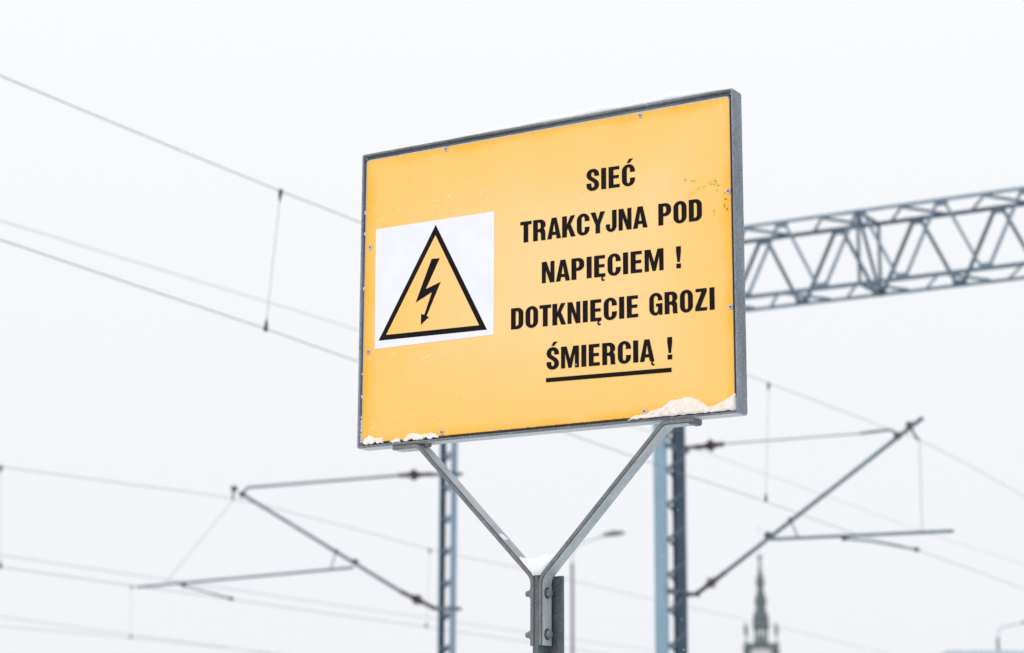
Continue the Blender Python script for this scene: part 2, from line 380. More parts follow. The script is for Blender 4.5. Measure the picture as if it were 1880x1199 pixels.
def fan(x, z, rx, rz, ang, key, amp, n=9, rough=0.35, core=0.0):
    """a soft-edged spot of wear: strong in the middle, nothing at the rim"""
    lay[0] += 1; y = PY - {'halo': .00004 + (lay[0] % 37)*.000004, 'wear': .00008 + (lay[0] % 24)*.000008, 'rust': .00028 + (lay[0] % 37)*.000005}[key]
    ca, sa = math.cos(ang), math.sin(ang)
    c = [(x, y, z + SIGN_Z)]; rim1 = []; rim2 = []
    for k in range(n):
        a = 2*math.pi*k/n; q = 1 + random.uniform(-rough, rough)
        dx, dz = rx*q*math.cos(a), rz*q*math.sin(a)
        px, pz = x + dx*ca - dz*sa, z + dx*sa + dz*ca
        px = min(max(px, PX0 + .0005), PX1 - .0005); pz = min(max(pz, PZ0 + .0005), PZ1 - .0005)
        rim2.append((px, y, pz + SIGN_Z))
        rim1.append((x + (px - x)*core, y, SIGN_Z + z + (pz - z)*core))
    if core > 0:
        pn.add(c + rim1 + rim2, [(0, 1 + k, 1 + (k+1) % n) for k in range(n)] + [(1 + k, 1 + n + k, 1 + n + (k+1) % n, 1 + (k+1) % n) for k in range(n)], 0)
        vals = [amp]*(n + 1) + [0.0]*n
    else:
        pn.add(c + rim2, [(0, 1 + k, 1 + (k+1) % n) for k in range(n)], 0); vals = [amp] + [0.0]*n
    for kk in AT: AT[kk] += vals if kk == key else [0.0]*len(vals)
def scratch(p0, p1, wid, amp):
    """a broken pale scratch between two photo pixels on the board"""
    x0, z0 = sl(*p0); x1, z1 = sl(*p1); ln = math.hypot(x1 - x0, z1 - z0); a = math.atan2(z1 - z0, x1 - x0); t = 0.0
    while t < ln:
        seg = random.uniform(.006, .030); q = min(t + seg, ln)
        if random.random() < .8:
            m = (t + q)/2/ln; j = random.uniform(-.0012, .0012)
            fan(x0 + (x1 - x0)*m, z0 + (z1 - z0)*m + j, (q - t)/2*1.3, 1.45*wid*random.uniform(.5, 1.3), a + random.uniform(-.06, .06), 'wear', amp*random.uniform(.4, 1), 8, .25)
        t = q
# scratches top left, below the triangle and bottom left
for p0, p1, wd, am in (((692,408),(768,363),.0011,.9), ((728,366),(800,332),.001,.5), ((770,352),(790,338),.0022,.8), ((740,372),(760,350),.0014,.4), ((812,376),(850,362),.001,.6),
                       ((858,376),(882,360),.0012,.7), ((680,668),(728,645),.0013,.9), ((740,685),(830,640),.0012,.8), ((760,668),(790,650),.0028,.6), ((702,690),(770,660),.001,.45),
                       ((668,790),(735,765),.0016,1.), ((700,776),(770,757),.0011,.8), ((775,785),(800,768),.002,.6), ((735,783),(745,778),.0016,.7), ((790,520),(825,498),.0015,.55),
                       ((795,506),(800,494),.0026,.5), ((765,508),(770,503),.003,.5), ((748,545),(756,540),.0026,.45), ((820,548),(826,540),.0028,.5), ((780,645),(850,628),.0014,.5),
                       ((690,300),(760,290),.0009,.3), ((845,300),(900,285),.0009,.25), ((742,590),(760,578),.001,.35)):
    scratch(p0, p1, wd, am)
for k in range(260):                     # pale specks, thickest on the left half
    px = 680 + random.random()**1.7 * 640; py = random.uniform(300, 790)
    if random.random() < .5: px, py = random.gauss(775, 55), random.gauss(350, 36)
    x, z = sl(px, py)
    if PX0 + .01 < x < PX1 - .01 and PZ0 + .01 < z < PZ1 - .01:
        r = random.uniform(.0009, .0030); fan(x, z, r*random.uniform(1, 2.2), r, random.uniform(.2, .9), 'wear', random.uniform(.2, .75), 7, .5, .3)
# rust spots and their ochre runs by the right edge
zz = lambda X, Y: sl(1240 + X/13.318, 310 + Y/13.318)
for X, Y, rx, rz, an, am in ((900,330,.012,.006,.2,.7), (960,380,.008,.005,.1,.6), (560,500,.016,.006,.35,.5), (420,600,.020,.006,.3,.35), (420,300,.012,.004,0,.35), (230,280,.006,.005,.6,.35),
                             (1230,720,.007,.008,0,.7), (1210,830,.007,.010,0,.7), (1270,980,.008,.008,.4,.7), (1200,590,.006,.003,.2,.6), (935,1090,.0035,.008,0,.75), (1010,530,.004,.004,0,.45),
                             (1330,760,.010,.016,1.5,.45), (1290,560,.010,.010,0,.35), (700,440,.012,.005,.4,.3)):
    fan(*zz(X, Y), rx*1.35, rz*1.35, an, 'halo', min(1, am*1.9), 12, .3)
for X, Y, rx, rz, an, am in ((232,272,.0022,.0008,.8,.8), (375,296,.0009,.0008,0,.6), (420,292,.0014,.0013,0,.8), (470,292,.0009,.0009,0,.7), (570,308,.0009,.0007,0,.4), (820,360,.0010,.0008,.4,.7),
                             (885,380,.0014,.0010,.2,.8), (975,297,.0017,.0016,0,.95), (1005,332,.0010,.0009,0,.6), (960,372,.0012,.0010,.6,.7), (1040,405,.0018,.0013,0,.95), (1080,392,.0010,.0007,.7,.6),
                             (560,490,.0014,.0008,.4,.7), (670,447,.0013,.0007,.4,.8), (715,430,.0011,.0006,.5,.6), (1015,528,.0012,.0012,0,.7), (1205,585,.0018,.0009,.3,.75), (1215,735,.0020,.0017,-.5,.95),
                             (1245,750,.0013,.0012,0,.8), (1192,880,.0014,.0024,0,.95), (1190,925,.0011,.0018,0,.85), (1262,980,.0020,.0018,.6,.95), (940,1020,.0010,.0019,0,.8)):
    fan(*zz(X, Y), rx*1.6, rz*1.6, an, 'rust', min(1, am*1.15), 8, .4, .5)
for px, py in ((1169, 714), (931, 389), (1133, 232), (718, 730), (864, 743), (1030, 440), (1075, 430)):
    x, z = sl(px, py); fan(x, z, .0010, .0014, 0, 'rust', .5, 7, .3, .3)
for px, py in ((818, 276), (1175, 214), (1343, 566), (810, 798), (679, 458)):     # rust run below a rivet
    x, z = sl(px, py); fan(x, z - .004, .004, .009, 0, 'halo', .5, 10, .3)
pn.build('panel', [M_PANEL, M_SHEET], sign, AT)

# ---- lettering: a bold condensed grotesque drawn as outlines (cap height 1)
def arc(cx, cy, rx, ry, a0, a1, n=10):
    return [(cx + rx*math.cos(R(a0 + (a1 - a0)*k/n)), cy + ry*math.sin(R(a0 + (a1 - a0)*k/n))) for k in range(n + 1)]
def rr(x0, y0, x1, y1, rx, ry, corners='all'):
    rx = min(rx, (x1 - x0)/(2 if corners == 'all' else 1)); p = []
    p += arc(x1 - rx, y1 - ry, rx, ry, 0, 90)
    p += arc(x0 + rx, y1 - ry, rx, ry, 90, 180) if corners == 'all' else [(x0, y1)]
    p += arc(x0 + rx, y0 + ry, rx, ry, 180, 270) if corners == 'all' else [(x0, y0)]
    p += arc(x1 - rx, y0 + ry, rx, ry, 270, 360)
    return p
def stroke(pts, th):
    a, b = [], []
    for i, p in enumerate(pts):
        q0, q1 = pts[max(i-1, 0)], pts[min(i+1, len(pts)-1)]
        dx, dy = q1[0]-q0[0], q1[1]-q0[1]; l = math.hypot(dx, dy) or 1; dx /= l; dy /= l
        t = (th(dx, dy) if callable(th) else th)/2
        a.append((p[0] - dy*t, p[1] + dx*t)); b.append((p[0] + dy*t, p[1] - dx*t))
    return a + b[::-1]
ST, BR = .248, .158
ACUTE = [(.25, 1.075), (.395, 1.075), (.575, 1.265), (.365, 1.265)]
def ogonek(x):
    return stroke([(x, .03), (x - .05, -.035), (x - .075, -.09), (x - .06, -.14), (x - .01, -.165), (x + .06, -.150)], .082)
def gC():
    w_ = .655
    return [(w_, .64)] + arc(w_/2, .71, w_/2, .305, 0, 180, 16) + arc(w_/2, .29, w_/2, .305, 180, 360, 16) + [(w_, .37), (w_ - ST, .37)] \
        + arc(w_/2, .27, w_/2 - ST, .145, 0, -180, 10) + arc(w_/2, .73, w_/2 - ST, .145, 180, 0, 10) + [(w_ - ST, .64)]
def gS():
    w_ = .645; h = ST/2
    c = [(w_ - h, .67)] + arc(w_/2, .745, w_/2 - h, .195, 0, 180, 12)
    P0, P1, P2, P3 = (h, .72), (h, .54), (w_ - h, .48), (w_ - h, .28)
    for k in range(1, 10):
        t = k/10; c.append(tuple((1-t)**3*P0[i] + 3*(1-t)**2*t*P1[i] + 3*(1-t)*t*t*P2[i] + t**3*P3[i] for i in (0, 1)))
    c += arc(w_/2, .255, w_/2 - h, .195, 0, -180, 12) + [(h, .345)]
    return stroke(c, lambda dx, dy: BR + (ST - BR)*abs(dy)**1.6)
def gE(): return [(0,0),(0,1),(.55,1),(.55,1-BR),(ST,1-BR),(ST,.585),(.52,.585),(.52,.435),(ST,.435),(ST,BR),(.56,BR),(.56,0)]
def gA(): return [[(0,0),(.232,1),(.488,1),(.72,0),(.49,0),(.457,.185),(.263,.185),(.23,0)], [(.291,.335),(.429,.335),(.36,.74)]]
GL = {
 'I': (.252, [[[(0,0),(0,1),(.252,1),(.252,0)]]]),
 'E': (.56, [[gE()]]), 'Ę': (.56, [[gE()], [ogonek(.46)]]),
 'C': (.655, [[gC()]]), 'Ć': (.655, [[gC()], [ACUTE]]),
 'S': (.645, [[gS()]]), 'Ś': (.645, [[gS()], [ACUTE]]),
 'A': (.72, [gA()]), 'Ą': (.72, [gA(), [ogonek(.66)]]),
 'T': (.60, [[[(.175,0),(.175,.838),(0,.838),(0,1),(.60,1),(.60,.838),(.425,.838),(.425,0)]]]),
 'N': (.65, [[[(0,0),(0,1),(.245,1),(.442,.44),(.442,1),(.65,1),(.65,0),(.415,0),(.208,.58),(.208,0)]]]),
 'M': (.92, [[[(0,0),(0,1),(.29,1),(.46,.42),(.63,1),(.92,1),(.92,0),(.71,0),(.71,.68),(.54,0),(.38,0),(.21,.68),(.21,0)]]]),
 'K': (.70, [[[(0,0),(0,1),(ST,1),(ST,.60),(.435,1),(.675,1),(.445,.59),(.70,0),(.45,0),(.295,.41),(ST,.305),(ST,0)]]]),
 'Y': (.74, [[[(.254,0),(.254,.40),(0,1),(.248,1),(.37,.63),(.492,1),(.74,1),(.486,.40),(.486,0)]]]),
 'Z': (.60, [[[(0,0),(0,.155),(.325,.85),(.025,.85),(.025,1),(.59,1),(.59,.85),(.265,.15),(.60,.15),(.60,0)]]]),
 'J': (.55, [[[(.55,1),(.318,1),(.318,.24)] + arc(.265,.24,.053,.11,0,-180,8) + [(.212,.36),(0,.36),(0,.27)] + arc(.275,.27,.275,.285,180,360,14)]]),
 'D': (.645, [[rr(0,0,.645,1,.32,.27,'r'), rr(ST,BR,.645-ST,1-BR,.10,.13,'r')]]),
 'O': (.655, [[rr(0,-.013,.655,1.013,.3275,.30), rr(ST,.135,.655-ST,.865,.095,.14)]]),
 'P': (.645, [[[(0,0),(0,1)] + [(.35,1)] + arc(.345,.745,.30,.255,90,0,10) + arc(.345,.655,.30,.255,0,-90,10) + [(ST,.40),(ST,0)], rr(ST,.55,.645-ST,.855,.09,.12,'r')]]),
 'R': (.67, [[[(0,0),(0,1),(.36,1)] + arc(.355,.75,.30,.25,90,0,10) + arc(.355,.70,.30,.17,0,-48,6) + [(.615,.48),(.64,.42),(.645,.10),(.67,0),(.43,0),(.413,.10),(.410,.30),(.385,.375),(.33,.405),(ST,.405),(ST,0)], rr(ST,.55,.645-ST,.855,.09,.12,'r')]]),
 'G': (.675, [[[(.675,.655)] + arc(.3375,.71,.3375,.305,0,180,16) + arc(.3375,.29,.3375,.305,180,282,10) + [(.475,.075),(.505,.0),(.675,.0),(.675,.525),(.345,.525),(.345,.385),(.445,.385),(.445,.27)]
        + arc(.34,.27,.105,.145,0,-180,10) + arc(.34,.73,.105,.145,180,0,10) + [(.443,.655)]]]),
 '!': (.245, [[[(0,1),(.245,1),(.245,.75),(.185,.285),(.06,.285),(0,.75)]], [[(.005,0),(.005,.215),(.24,.215),(.24,0)]]]),
}
SB = {'T': .02, 'Y': .0, 'A': .012, 'Ą': .012, 'J': .035, 'C': .05, 'Ć': .05, 'O': .05, 'G': .05, 'S': .045, 'Ś': .045, 'K': .045}
CAP = .0548
def word_polys(word, x0, y0, x1, y1):
    """a word fitted between two baseline points of the board"""
    cur = 0.0; place = []; ink0 = None; inkw = 0
    for i, ch in enumerate(word):
        sb = SB.get(ch, .062)
        if i: cur += sb
        place.append(cur); cur += GL[ch][0]; inkw = cur; cur += SB.get(ch, .062)
        if ch == 'K' : cur -= .035
    sx_ = (x1 - x0)/inkw; res = []
    for ch, p in zip(word, place):
        for poly in GL[ch][1]:
            cs = [[(x0 + (q[0] + p)*sx_, y0 + (y1 - y0)*((q[0] + p)/inkw) + q[1]*CAP) for q in c] for c in (poly if isinstance(poly[0][0], (tuple, list)) else [poly])]
            res.append(cs)
    return res
LY = .0072
def flat(mb, contours, y):
    tri = tessellate_polygon([[Vector((x, z, 0)) for x, z in c] for c in contours])
    pts = [q for c in contours for q in c]
    mb.add([(x, y, z + SIGN_Z) for x, z in pts], [tuple(t) for t in tri])
LINES = [('SIEĆ', [('SIEĆ', .138, .1993, .2755, .1953)]),
         ('TRAKCYJNA POD', [('TRAKCYJNA', -.0558, .0912, .3093, .0838), ('POD', .3393, .0832, .4577, .0808)]),
         ('NAPIĘCIEM !', [('NAPIĘCIEM', .0081, -.0214, .3522, -.0291), ('!', .3865, -.0298, .3996, -.0301)]),
         ('DOTKNIĘCIE GROZI', [('DOTKNIĘCIE', -.0824, -.1305, .2813, -.1380), ('GROZI', .3119, -.1386, .4878, -.1426)]),
         ('ŚMIERCIĄ !', [('ŚMIERCIĄ', .0219, -.2432, .3245, -.2512), ('!', .3598, -.2513, .3729, -.2516)])]
for text, words in LINES:
    for wd in words:
        t_ = MB()
        for cs in word_polys(*wd): flat(t_, cs, LY)
        o = t_.build('exclamation_mark' if wd[0] == '!' else 'lettering', M_INK, sign); o['label'] = 'black printed ' + ('exclamation mark after ' + words[0][0] if wd[0] == '!' else 'word ' + wd[0])
ul = MB(); flat(ul, [[(.0203, -.2643), (.0203, -.2750), (.3704, -.2826), (.3704, -.2718)]], LY)
ul.build('underline', M_INK, sign)
# pictogram: white film with the warning triangle
pc = MB(); flat(pc, [[(-.5046, .1874), (-.134, .1856), (-.1338, -.1373), (-.5022, -.1370)]], .0074)
pict = pc.build('pictogram', M_WHITE, sign)
tb = MB(); flat(tb, [[(-.3139, .1738), (-.4900, -.1161), (-.1538, -.1226)], [(-.3145, .1460), (-.4660, -.1030), (-.1775, -.1085)]], .0070); tb.build('triangle_border', M_INK, pict)
tf = MB(); flat(tf, [[(-.3145, .1466), (-.4667, -.1034), (-.1768, -.1089)]], .0072); AT2 = {k: [0.0]*len(tf.v) for k in AT}
for px, py, rx, rz, an in ((806,500,.012,.0010,.55), (795,510,.009,.0008,.5), (770,506,.003,.002,.3), (822,546,.004,.002,.2), (752,545,.003,.002,0), (786,562,.0025,.0015,.4), (742,592,.010,.0007,.6), (835,560,.0022,.0014,.2)):
    x, z = sl(px, py); b0 = len(tf.v); n_ = 8; ca, sa = math.cos(an), math.sin(an)
    ring_ = [(rx*math.cos(2*math.pi*k/n_)*random.uniform(.7, 1.2), rz*math.sin(2*math.pi*k/n_)*random.uniform(.7, 1.2)) for k in range(n_)]
    tf.add([(x, .00714, z + SIGN_Z)] + [(x + u*ca - v*sa, .00714, SIGN_Z + z + u*sa + v*ca) for u, v in ring_], [(0, 1 + k, 1 + (k+1) % n_) for k in range(n_)])
    for kk in AT2: AT2[kk] += ([.8] + [0.0]*n_) if kk == 'wear' else [0.0]*(n_ + 1)
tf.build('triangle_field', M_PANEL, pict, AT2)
lb = MB(); flat(lb, [[(-.3254, .0839), (-.3000, .0824), (-.3422, .0055), (-.2960, .0193), (-.3391, -.0667), (-.3312, -.0700), (-.3567, -.0885), (-.3563, -.0588), (-.3463, -.0626), (-.3234, -.0051), (-.3739, -.0274)]], .0068)
lb.build('lightning_bolt', M_INK, pict)
# rivets
for x, z in ((-.285, .3745), (.292, .3715), (-.5226, .1402), (-.5218, -.1427), (.5290, .1433), (.5295, -.141), (-.2891, -.375), (.2958, -.3715)):
    rv = MB()
    rv.tube_profile(Vector((x, .0082, SIGN_Z + z)), Vector((0, -1, 0)), [(0, .0072), (.0012, .0070), (.0024, .0060), (.0032, .0046), (.0034, .0034), (.0022, .0026), (.0010, .0024)], 20, 0)
    rv.tube_profile(Vector((x, .0082, SIGN_Z + z)), Vector((0, -1, 0)), [(.0009, .0024), (.0016, .0022)], 14, 1)
    rv.build('rivet', [M_RIVET, M_DARK], sign)

# ---- forked arms: flat bars bent outward under the board and down along the post
def flatbar(path, th, y0, y1, bev=.0019):
    """path: (x,z) centre line in the board plane; bar th thick, from depth y0 to y1"""
    pts = [Vector((p[0], p[1])) for p in path]; mb = MB(); rings = []
    for i, p in enumerate(pts):
        d0 = (p - pts[i-1]).normalized() if i else None; d1 = (pts[i+1] - p).normalized() if i < len(pts) - 1 else None
        if d0 is None: nrm = Vector((-d1.y, d1.x)); k = 1
        elif d1 is None: nrm = Vector((-d0.y, d0.x)); k = 1
        else:
            n0, n1 = Vector((-d0.y, d0.x)), Vector((-d1.y, d1.x)); nrm = (n0 + n1).normalized(); k = 1/max(nrm.dot(n0), .5)
        h = th/2; b = bev
        cs = [(-h, y0 + b), (-h + b, y0), (h - b, y0), (h, y0 + b), (h, y1 - b), (h - b, y1), (-h + b, y1), (-h, y1 - b)]
        rings.append([(p.x + nrm.x*k*o, y, SIGN_Z + p.y + nrm.y*k*o) for o, y in cs])
    nn = 8; vs2 = [q for r_ in rings for q in r_]
    f2 = [(i*nn + k, i*nn + (k+1) % nn, (i+1)*nn + (k+1) % nn, (i+1)*nn + k) for i in range(len(rings)-1) for k in range(nn)]
    f2 += [tuple(range(nn))[::-1], tuple((len(rings)-1)*nn + k for k in range(nn))]
    b0 = len(mb.f); mb.add(vs2, f2)
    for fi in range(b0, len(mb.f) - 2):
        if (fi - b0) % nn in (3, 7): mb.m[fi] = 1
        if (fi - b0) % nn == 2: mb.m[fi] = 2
    return mb
def bend(p0, p1, p2, r, n=5):
    p0, p1, p2 = (Vector(p) for p in (p0, p1, p2)); a = p1 + (p0 - p1).normalized()*r; c = p1 + (p2 - p1).normalized()*r
    return [tuple((a.lerp(p1, t)).lerp(p1.lerp(c, t), t)) for t in [k/n for k in range(n + 1)]]
TH = .0118
zf = -H2 - TH/2 - .0002
left_path = [(-.4365, zf)] + bend((-.4365, zf), (-.3585, zf), (-.0157, -.7640), .012) + bend((-.3585, zf), (-.0157, -.7560), (-.0157, -.9215), .016) + [(-.0157, -.9215)]
right_path = [(.4290, zf)] + bend((.4290, zf), (.3480, zf), (.0070, -.7560), .012) + bend((.3480, zf), (.0070, -.7570), (.0070, -.9205), .016) + [(.0070, -.9205)]
armL = flatbar(left_path, TH, .0015, .049)
Y = SIGN_Z
armL.tube_profile(Vector((-.338, .020, Y - H2 + .001)), Vector((0, 0, -1)), [(0, .010), (.007, .010), (.010, .008)], 6)     # bolt head by the bend
armL.build('arm', [M_ARM, M_ARMW, M_EDGE], sign)
armR = flatbar(right_path, TH, .0015, .049)
armR.box((.4150, .006, Y + zf - TH/2 - .003), (.4285, .044, Y + zf - TH/2 - .0003), c=.001)                                # weld lug at the foot's end
armR.build('arm', [M_ARM, M_ARMW, M_EDGE], sign)
# post: a T section, its web standing between the arms, its flange behind
ps = MB()
ps.box((-.0088, .0035, 0.0), (.0004, .0545, Y - .7475), c=.0012)
ps.box((-.0460, .0548, 0.0), (.0395, .0635, Y - .7505), c=.0012)
ps.build('post', M_POST, sign)
def hexbolt(z):
    b = MB(); y = .0265
    b.tube_profile(Vector((.0123, y, Y + z)), Vector((1, 0, 0)), [(0, .0140), (.0018, .0140)], 20, 1)
    b.tube_profile(Vector((.0141, y, Y + z)), Vector((1, 0, 0)), [(0, .0118), (.0075, .0118), (.0090, .0100)], 6)
    o = b.build('bolt', [M_BOLT, M_CLAMP], sign)
    n_ = MB()
    n_.tube_profile(Vector((-.0211, y, Y + z)), Vector((-1, 0, 0)), [(0, .0135), (.0018, .0135)], 20)
    n_.tube_profile(Vector((-.0229, y, Y + z)), Vector((-1, 0, 0)), [(0, .0120), (.0125, .0120), (.0140, .0100)], 6)
    n_.tube_profile(Vector((-.0366, y, Y + z)), Vector((-1, 0, 0)), [(0, .0072), (.0090, .0070), (.0100, .0058)], 12)
    n_.build('nut', M_BOLT, o)
hexbolt(-.7935); hexbolt(-.8935)
# snow-free base: a small concrete footing under the post
ft = MB(); ft.box((-.20, -.15, 0.0), (.20, .22, .06), c=.015); ft.build('footing', M_STONE, sign)

# ---- snow on the sign
def to_world(x, y, z): return SIGN_POS + SA*x + SN*y + Vector((0, 0, z))
def fbm(p, s): return noise.fractal(Vector(p)*s, 0.9, 2.1, 4)
def snow_pile(name, label, top, bot, thick, seed, y_back=.0079, ragged=0.0):
    """snow stuck to the foot of the board: outline traced on the board, bulging forward"""
    def interp(pts, x):
        for (xa, za), (xb, zb) in zip(pts, pts[1:]):
            if xa <= x <= xb: return za + (zb - za)*(x - xa)/max(xb - xa, 1e-6)
        return pts[-1][1]
    x0, x1 = top[0][0], top[-1][0]; nx = max(24, int((x1 - x0)/.0015)); nz = 18
    mb = MB(); vs2 = []; fs2 = []
    for i in range(nx + 1):
        x = x0 + (x1 - x0)*i/nx; zt = interp(top, x); zb = interp(bot, x) + ragged*max(0.0, .45 + 1.3*fbm((x, 2, seed), 70))
        zt += .0022*fbm((x, seed, 0), 190)
        zt = max(zb + (zt - zb)*min(1, (i + .5)/16, (nx - i + .5)/3), zb + .0006)
        ends = min(1.0, (i + .3)/5, (nx - i + .3)/5); hgt = zt - zb
        for j in range(nz + 1):
            s = j/nz; z = zb + hgt*s
            prof_ = math.sqrt(max(0.0, 1 - s**1.6)) * min(1, s*6 + .55)
            tk = thick*min(1, hgt/.018 + .15)*ends*prof_
            tk *= 1 + .45*fbm((x, z, seed), 90)
            tk += .0011*fbm((x, z, seed + 5), 420)*min(1, 3*(1 - s))
            vs2.append(to_world(x, y_back - max(tk, .0002 if 0 < s < 1 else 0), z + SIGN_Z))
    for i in range(nx):
        for j in range(nz):
            a = i*(nz + 1) + j; fs2.append((a, a + nz + 1, a + nz + 2, a + 1))
    b0 = len(vs2)                                       # back and underside close the lump
    for i in range(nx + 1):
        vs2.append(vs2[i*(nz+1) + nz] + SN*.0002); vs2.append(vs2[i*(nz+1)] + SN*.0003)
    for i in range(nx):
        fs2.append((i*(nz+1), b0 + 2*i + 1, b0 + 2*i + 3, (i+1)*(nz+1)))
        fs2.append((b0 + 2*i, b0 + 2*i + 2, b0 + 2*i + 3, b0 + 2*i + 1))
    mb.add(vs2, fs2, 0, True)
    return tag(mb.build(name, M_SNOWT), label, 'snow', 'snow stuck on the sign')
z7 = lambda X, Y: sl(1020 + X/4.947, 660 + Y/4.947, .004)
z6 = lambda X, Y: sl(640 + X/4.947, 640 + Y/4.947, .004)
def pile(name, label, tops, thick, seed, zf_, ragged=.0015):
    top = sorted(zf_(*q) for q in tops); bl = -H2 + .0072
    return snow_pile(name, label, top, [(top[0][0], bl), (top[-1][0], bl)], thick, seed, ragged=ragged)
pile('snow_pile', 'tallest snow heap, in the lower right corner of the orange board', ((640,518),(690,511),(740,503),(800,497),(835,488),(870,462),(930,445),(970,436),(1005,400),(1060,362),(1090,366),(1120,358),(1180,338),(1240,344),(1300,368),(1340,394),(1380,424),(1430,420),(1480,400),(1530,370),(1580,335),(1633,300),(1640,330),(1646,400)), .016, 1.3, z7)
pile('snow_pile', 'small icy snow patch wedged in the lower left corner of the orange board', ((118,740),(135,742),(155,758),(190,788),(230,812),(270,808),(300,803),(318,835)), .008, 4.1, z6, .0060)
pile('snow_pile', 'smallest snow patch on the bottom rail, between the corner patch and the long one', ((350,850),(370,822),(430,808),(455,816),(466,845)), .006, 7.7, z6, .0035)
pile('snow_pile', 'long low snow patch on the bottom rail left of the lower left rivet', ((470,838),(485,806),(505,788),(540,772),(590,765),(650,776),(700,775),(740,760),(780,770),(808,790),(820,812)), .008, 9.2, z6, .0050)

def snow_loft(name, label, stations, seed, nsec=12, nz_=.0016):
    """stations: list of (x, z base, height, y front, y back) in board space"""
    mb = MB(); vs2 = []; fs2 = []; m2 = nsec + 1
    for i, (x, zb, h, ya, yb) in enumerate(stations):
        for k in range(m2):
            a = math.pi*k/nsec; y = (ya + yb)/2 - (yb - ya)/2*math.cos(a); z = zb + h*(math.sin(a)**.55 if math.sin(a) > 1e-6 else 0)
            q = nz_*fbm((x*1.0, y, seed), 130)*(1 if 0 < k < nsec else .2)*min(1, h/.006)
            vs2.append(to_world(x, y + q*.5, SIGN_Z + z + q))
    for i in range(len(stations) - 1):
        for k in range(nsec):
            a = i*m2 + k; fs2.append((a, a + 1, a + m2 + 1, a + m2))
        fs2.append((i*m2, (i+1)*m2, (i+1)*m2 + nsec, i*m2 + nsec))
    fs2.append(tuple(range(m2))); fs2.append(tuple((len(stations)-1)*m2 + k for k in reversed(range(m2))))
    mb.add(vs2, fs2, 0, True)
    return tag(mb.build(name, M_SNOW), label, 'snow', 'snow stuck on the sign')
st_ = []
for i in range(181):
    x = -.541 + 1.078*i/180; e = min(1, (i + .1)/9, (180.1 - i)/7)
    h = (.0125 + .0075*math.sin(x*4 + .6) + .006*fbm((x, 3, 1), 9))*e**.6
    st_.append((x, H2 - .0006, max(h, .0008), .0045 + .003*fbm((x, 8, 2), 14) + .002, .044))
snow_loft('snow_ridge', 'long white snow cap lying along the top edge of the sign frame', st_, 2.2)
st_ = []
for i in range(61):                                    # snow filling the fork
    x = -.103 + .190*i/60
    if x < -.0157: zb = -.7640 + (-.0157 - x)*(.3550/.3428) + TH*.62
    elif x > .0070: zb = -.7560 + (x - .0070)*(.3470/.3410) + TH*.62
    else: zb = -.7490
    ztop = -.700 + .004*math.sin((x + .02)*30) + .006*fbm((x, 1, 9), 40) + .40*max(0, -.050 - x) + .05*max(0, x - .05)
    st_.append((x, zb - .002, max(ztop - zb, .0012), .003 + .002*fbm((x, 2, 2), 30), .047))
snow_loft('snow_clump', 'snow filling the fork where the two sign arms meet the post', st_, 5.5)
st_ = []
for i in range(25):
    t = i/24; x = -.128 + .034*t; zb = -.7640 + (-.0157 - x)*(.3550/.3428) + TH*.62
    st_.append((x, zb - .001, .011*math.sin(math.pi*min(max(t, .03), .97))**.7 + .0005, .004, .040))
snow_loft('snow_clump', 'small lump of snow on the left sign arm just above the fork', st_, 8.8)
# icy crumbs in the recess by the left edge
cr = MB()
for z in (-.20, -.26, -.315, -.327, -.338, -.347, -.352, -.362, -.371, -.379, .24, .235, .18, .03):
    bm = bmesh.new(); bmesh.ops.create_icosphere(bm, subdivisions=2, radius=1.0)
    sx_, sz_ = random.uniform(.0012, .0022), random.uniform(.003, .0065)
    cr.add([to_world(-.5415 + v.co.x*sx_*(1 + .3*noise.noise(v.co*3)), .0095 + v.co.y*.0035, SIGN_Z + z + v.co.z*sz_*(1 + .3*noise.noise(v.co*2))) for v in bm.verts],
           [tuple(v.index for v in f.verts) for f in bm.faces], 0, True); bm.free()
tag(cr.build('frost_crumbs', M_SNOW), 'row of tiny icy crumbs caught in the slot along the left edge of the sign frame', 'snow', 'snow stuck on the sign')

# ================================================================== THE RAILWAY
TYAW = R(31.0)
T_ = Vector((math.sin(TYAW), math.cos(TYAW), 0)); E_ = Vector((math.cos(TYAW), -math.sin(TYAW), 0)); Z_ = Vector((0, 0, 1))
MR = at_depth(1231, 1000, 27.0); MR.z = 0       # gantry mast, right
ML = at_depth(822, 1000, 30.5); ML.z = 0        # single mast, left
def frame_at(o):       # local axes e, t, z at a mast
    return Matrix(((E_.x, T_.x, 0, o.x), (E_.y, T_.y, 0, o.y), (0, 0, 1, 0), (0, 0, 0, 1)))
def loc_in(p, o): d = p - o; return (d.dot(E_), d.dot(T_), d.z)
def onplane_t(px, py, o, dt=0.0): return hit(px, py, o + T_*dt, T_)      # a plane across the tracks
def onplane_e(px, py, u): return hit(px, py, E_*u, E_)                   # a plane along the tracks at lateral distance u
def channel(M, face, w_, d_, th, z0, z1):
    """U section: face=('t',pos,sign) web at t=pos with flanges towards sign, or the same along e"""
    ax, pos, sg = face; mb = MB()
    if ax == 't':
        mb.box((-w_/2, min(pos, pos + sg*th), z0), (w_/2, max(pos, pos + sg*th), z1), M)
        for s in (-1, 1):
            a, b_ = sorted((pos + sg*th, pos + sg*d_)); x0, x1 = sorted((s*w_/2, s*(w_/2 - th)))
            mb.box((x0, a, z0), (x1, b_, z1), M)
    else:
        mb.box((min(pos, pos + sg*th), -w_/2, z0), (max(pos, pos + sg*th), w_/2, z1), M)
        for s in (-1, 1):
            a, b_ = sorted((pos + sg*th, pos + sg*d_)); y0, y1 = sorted((s*w_/2, s*(w_/2 - th)))
            mb.box((a, y0, z0), (b_, y1, z1), M)
    return mb

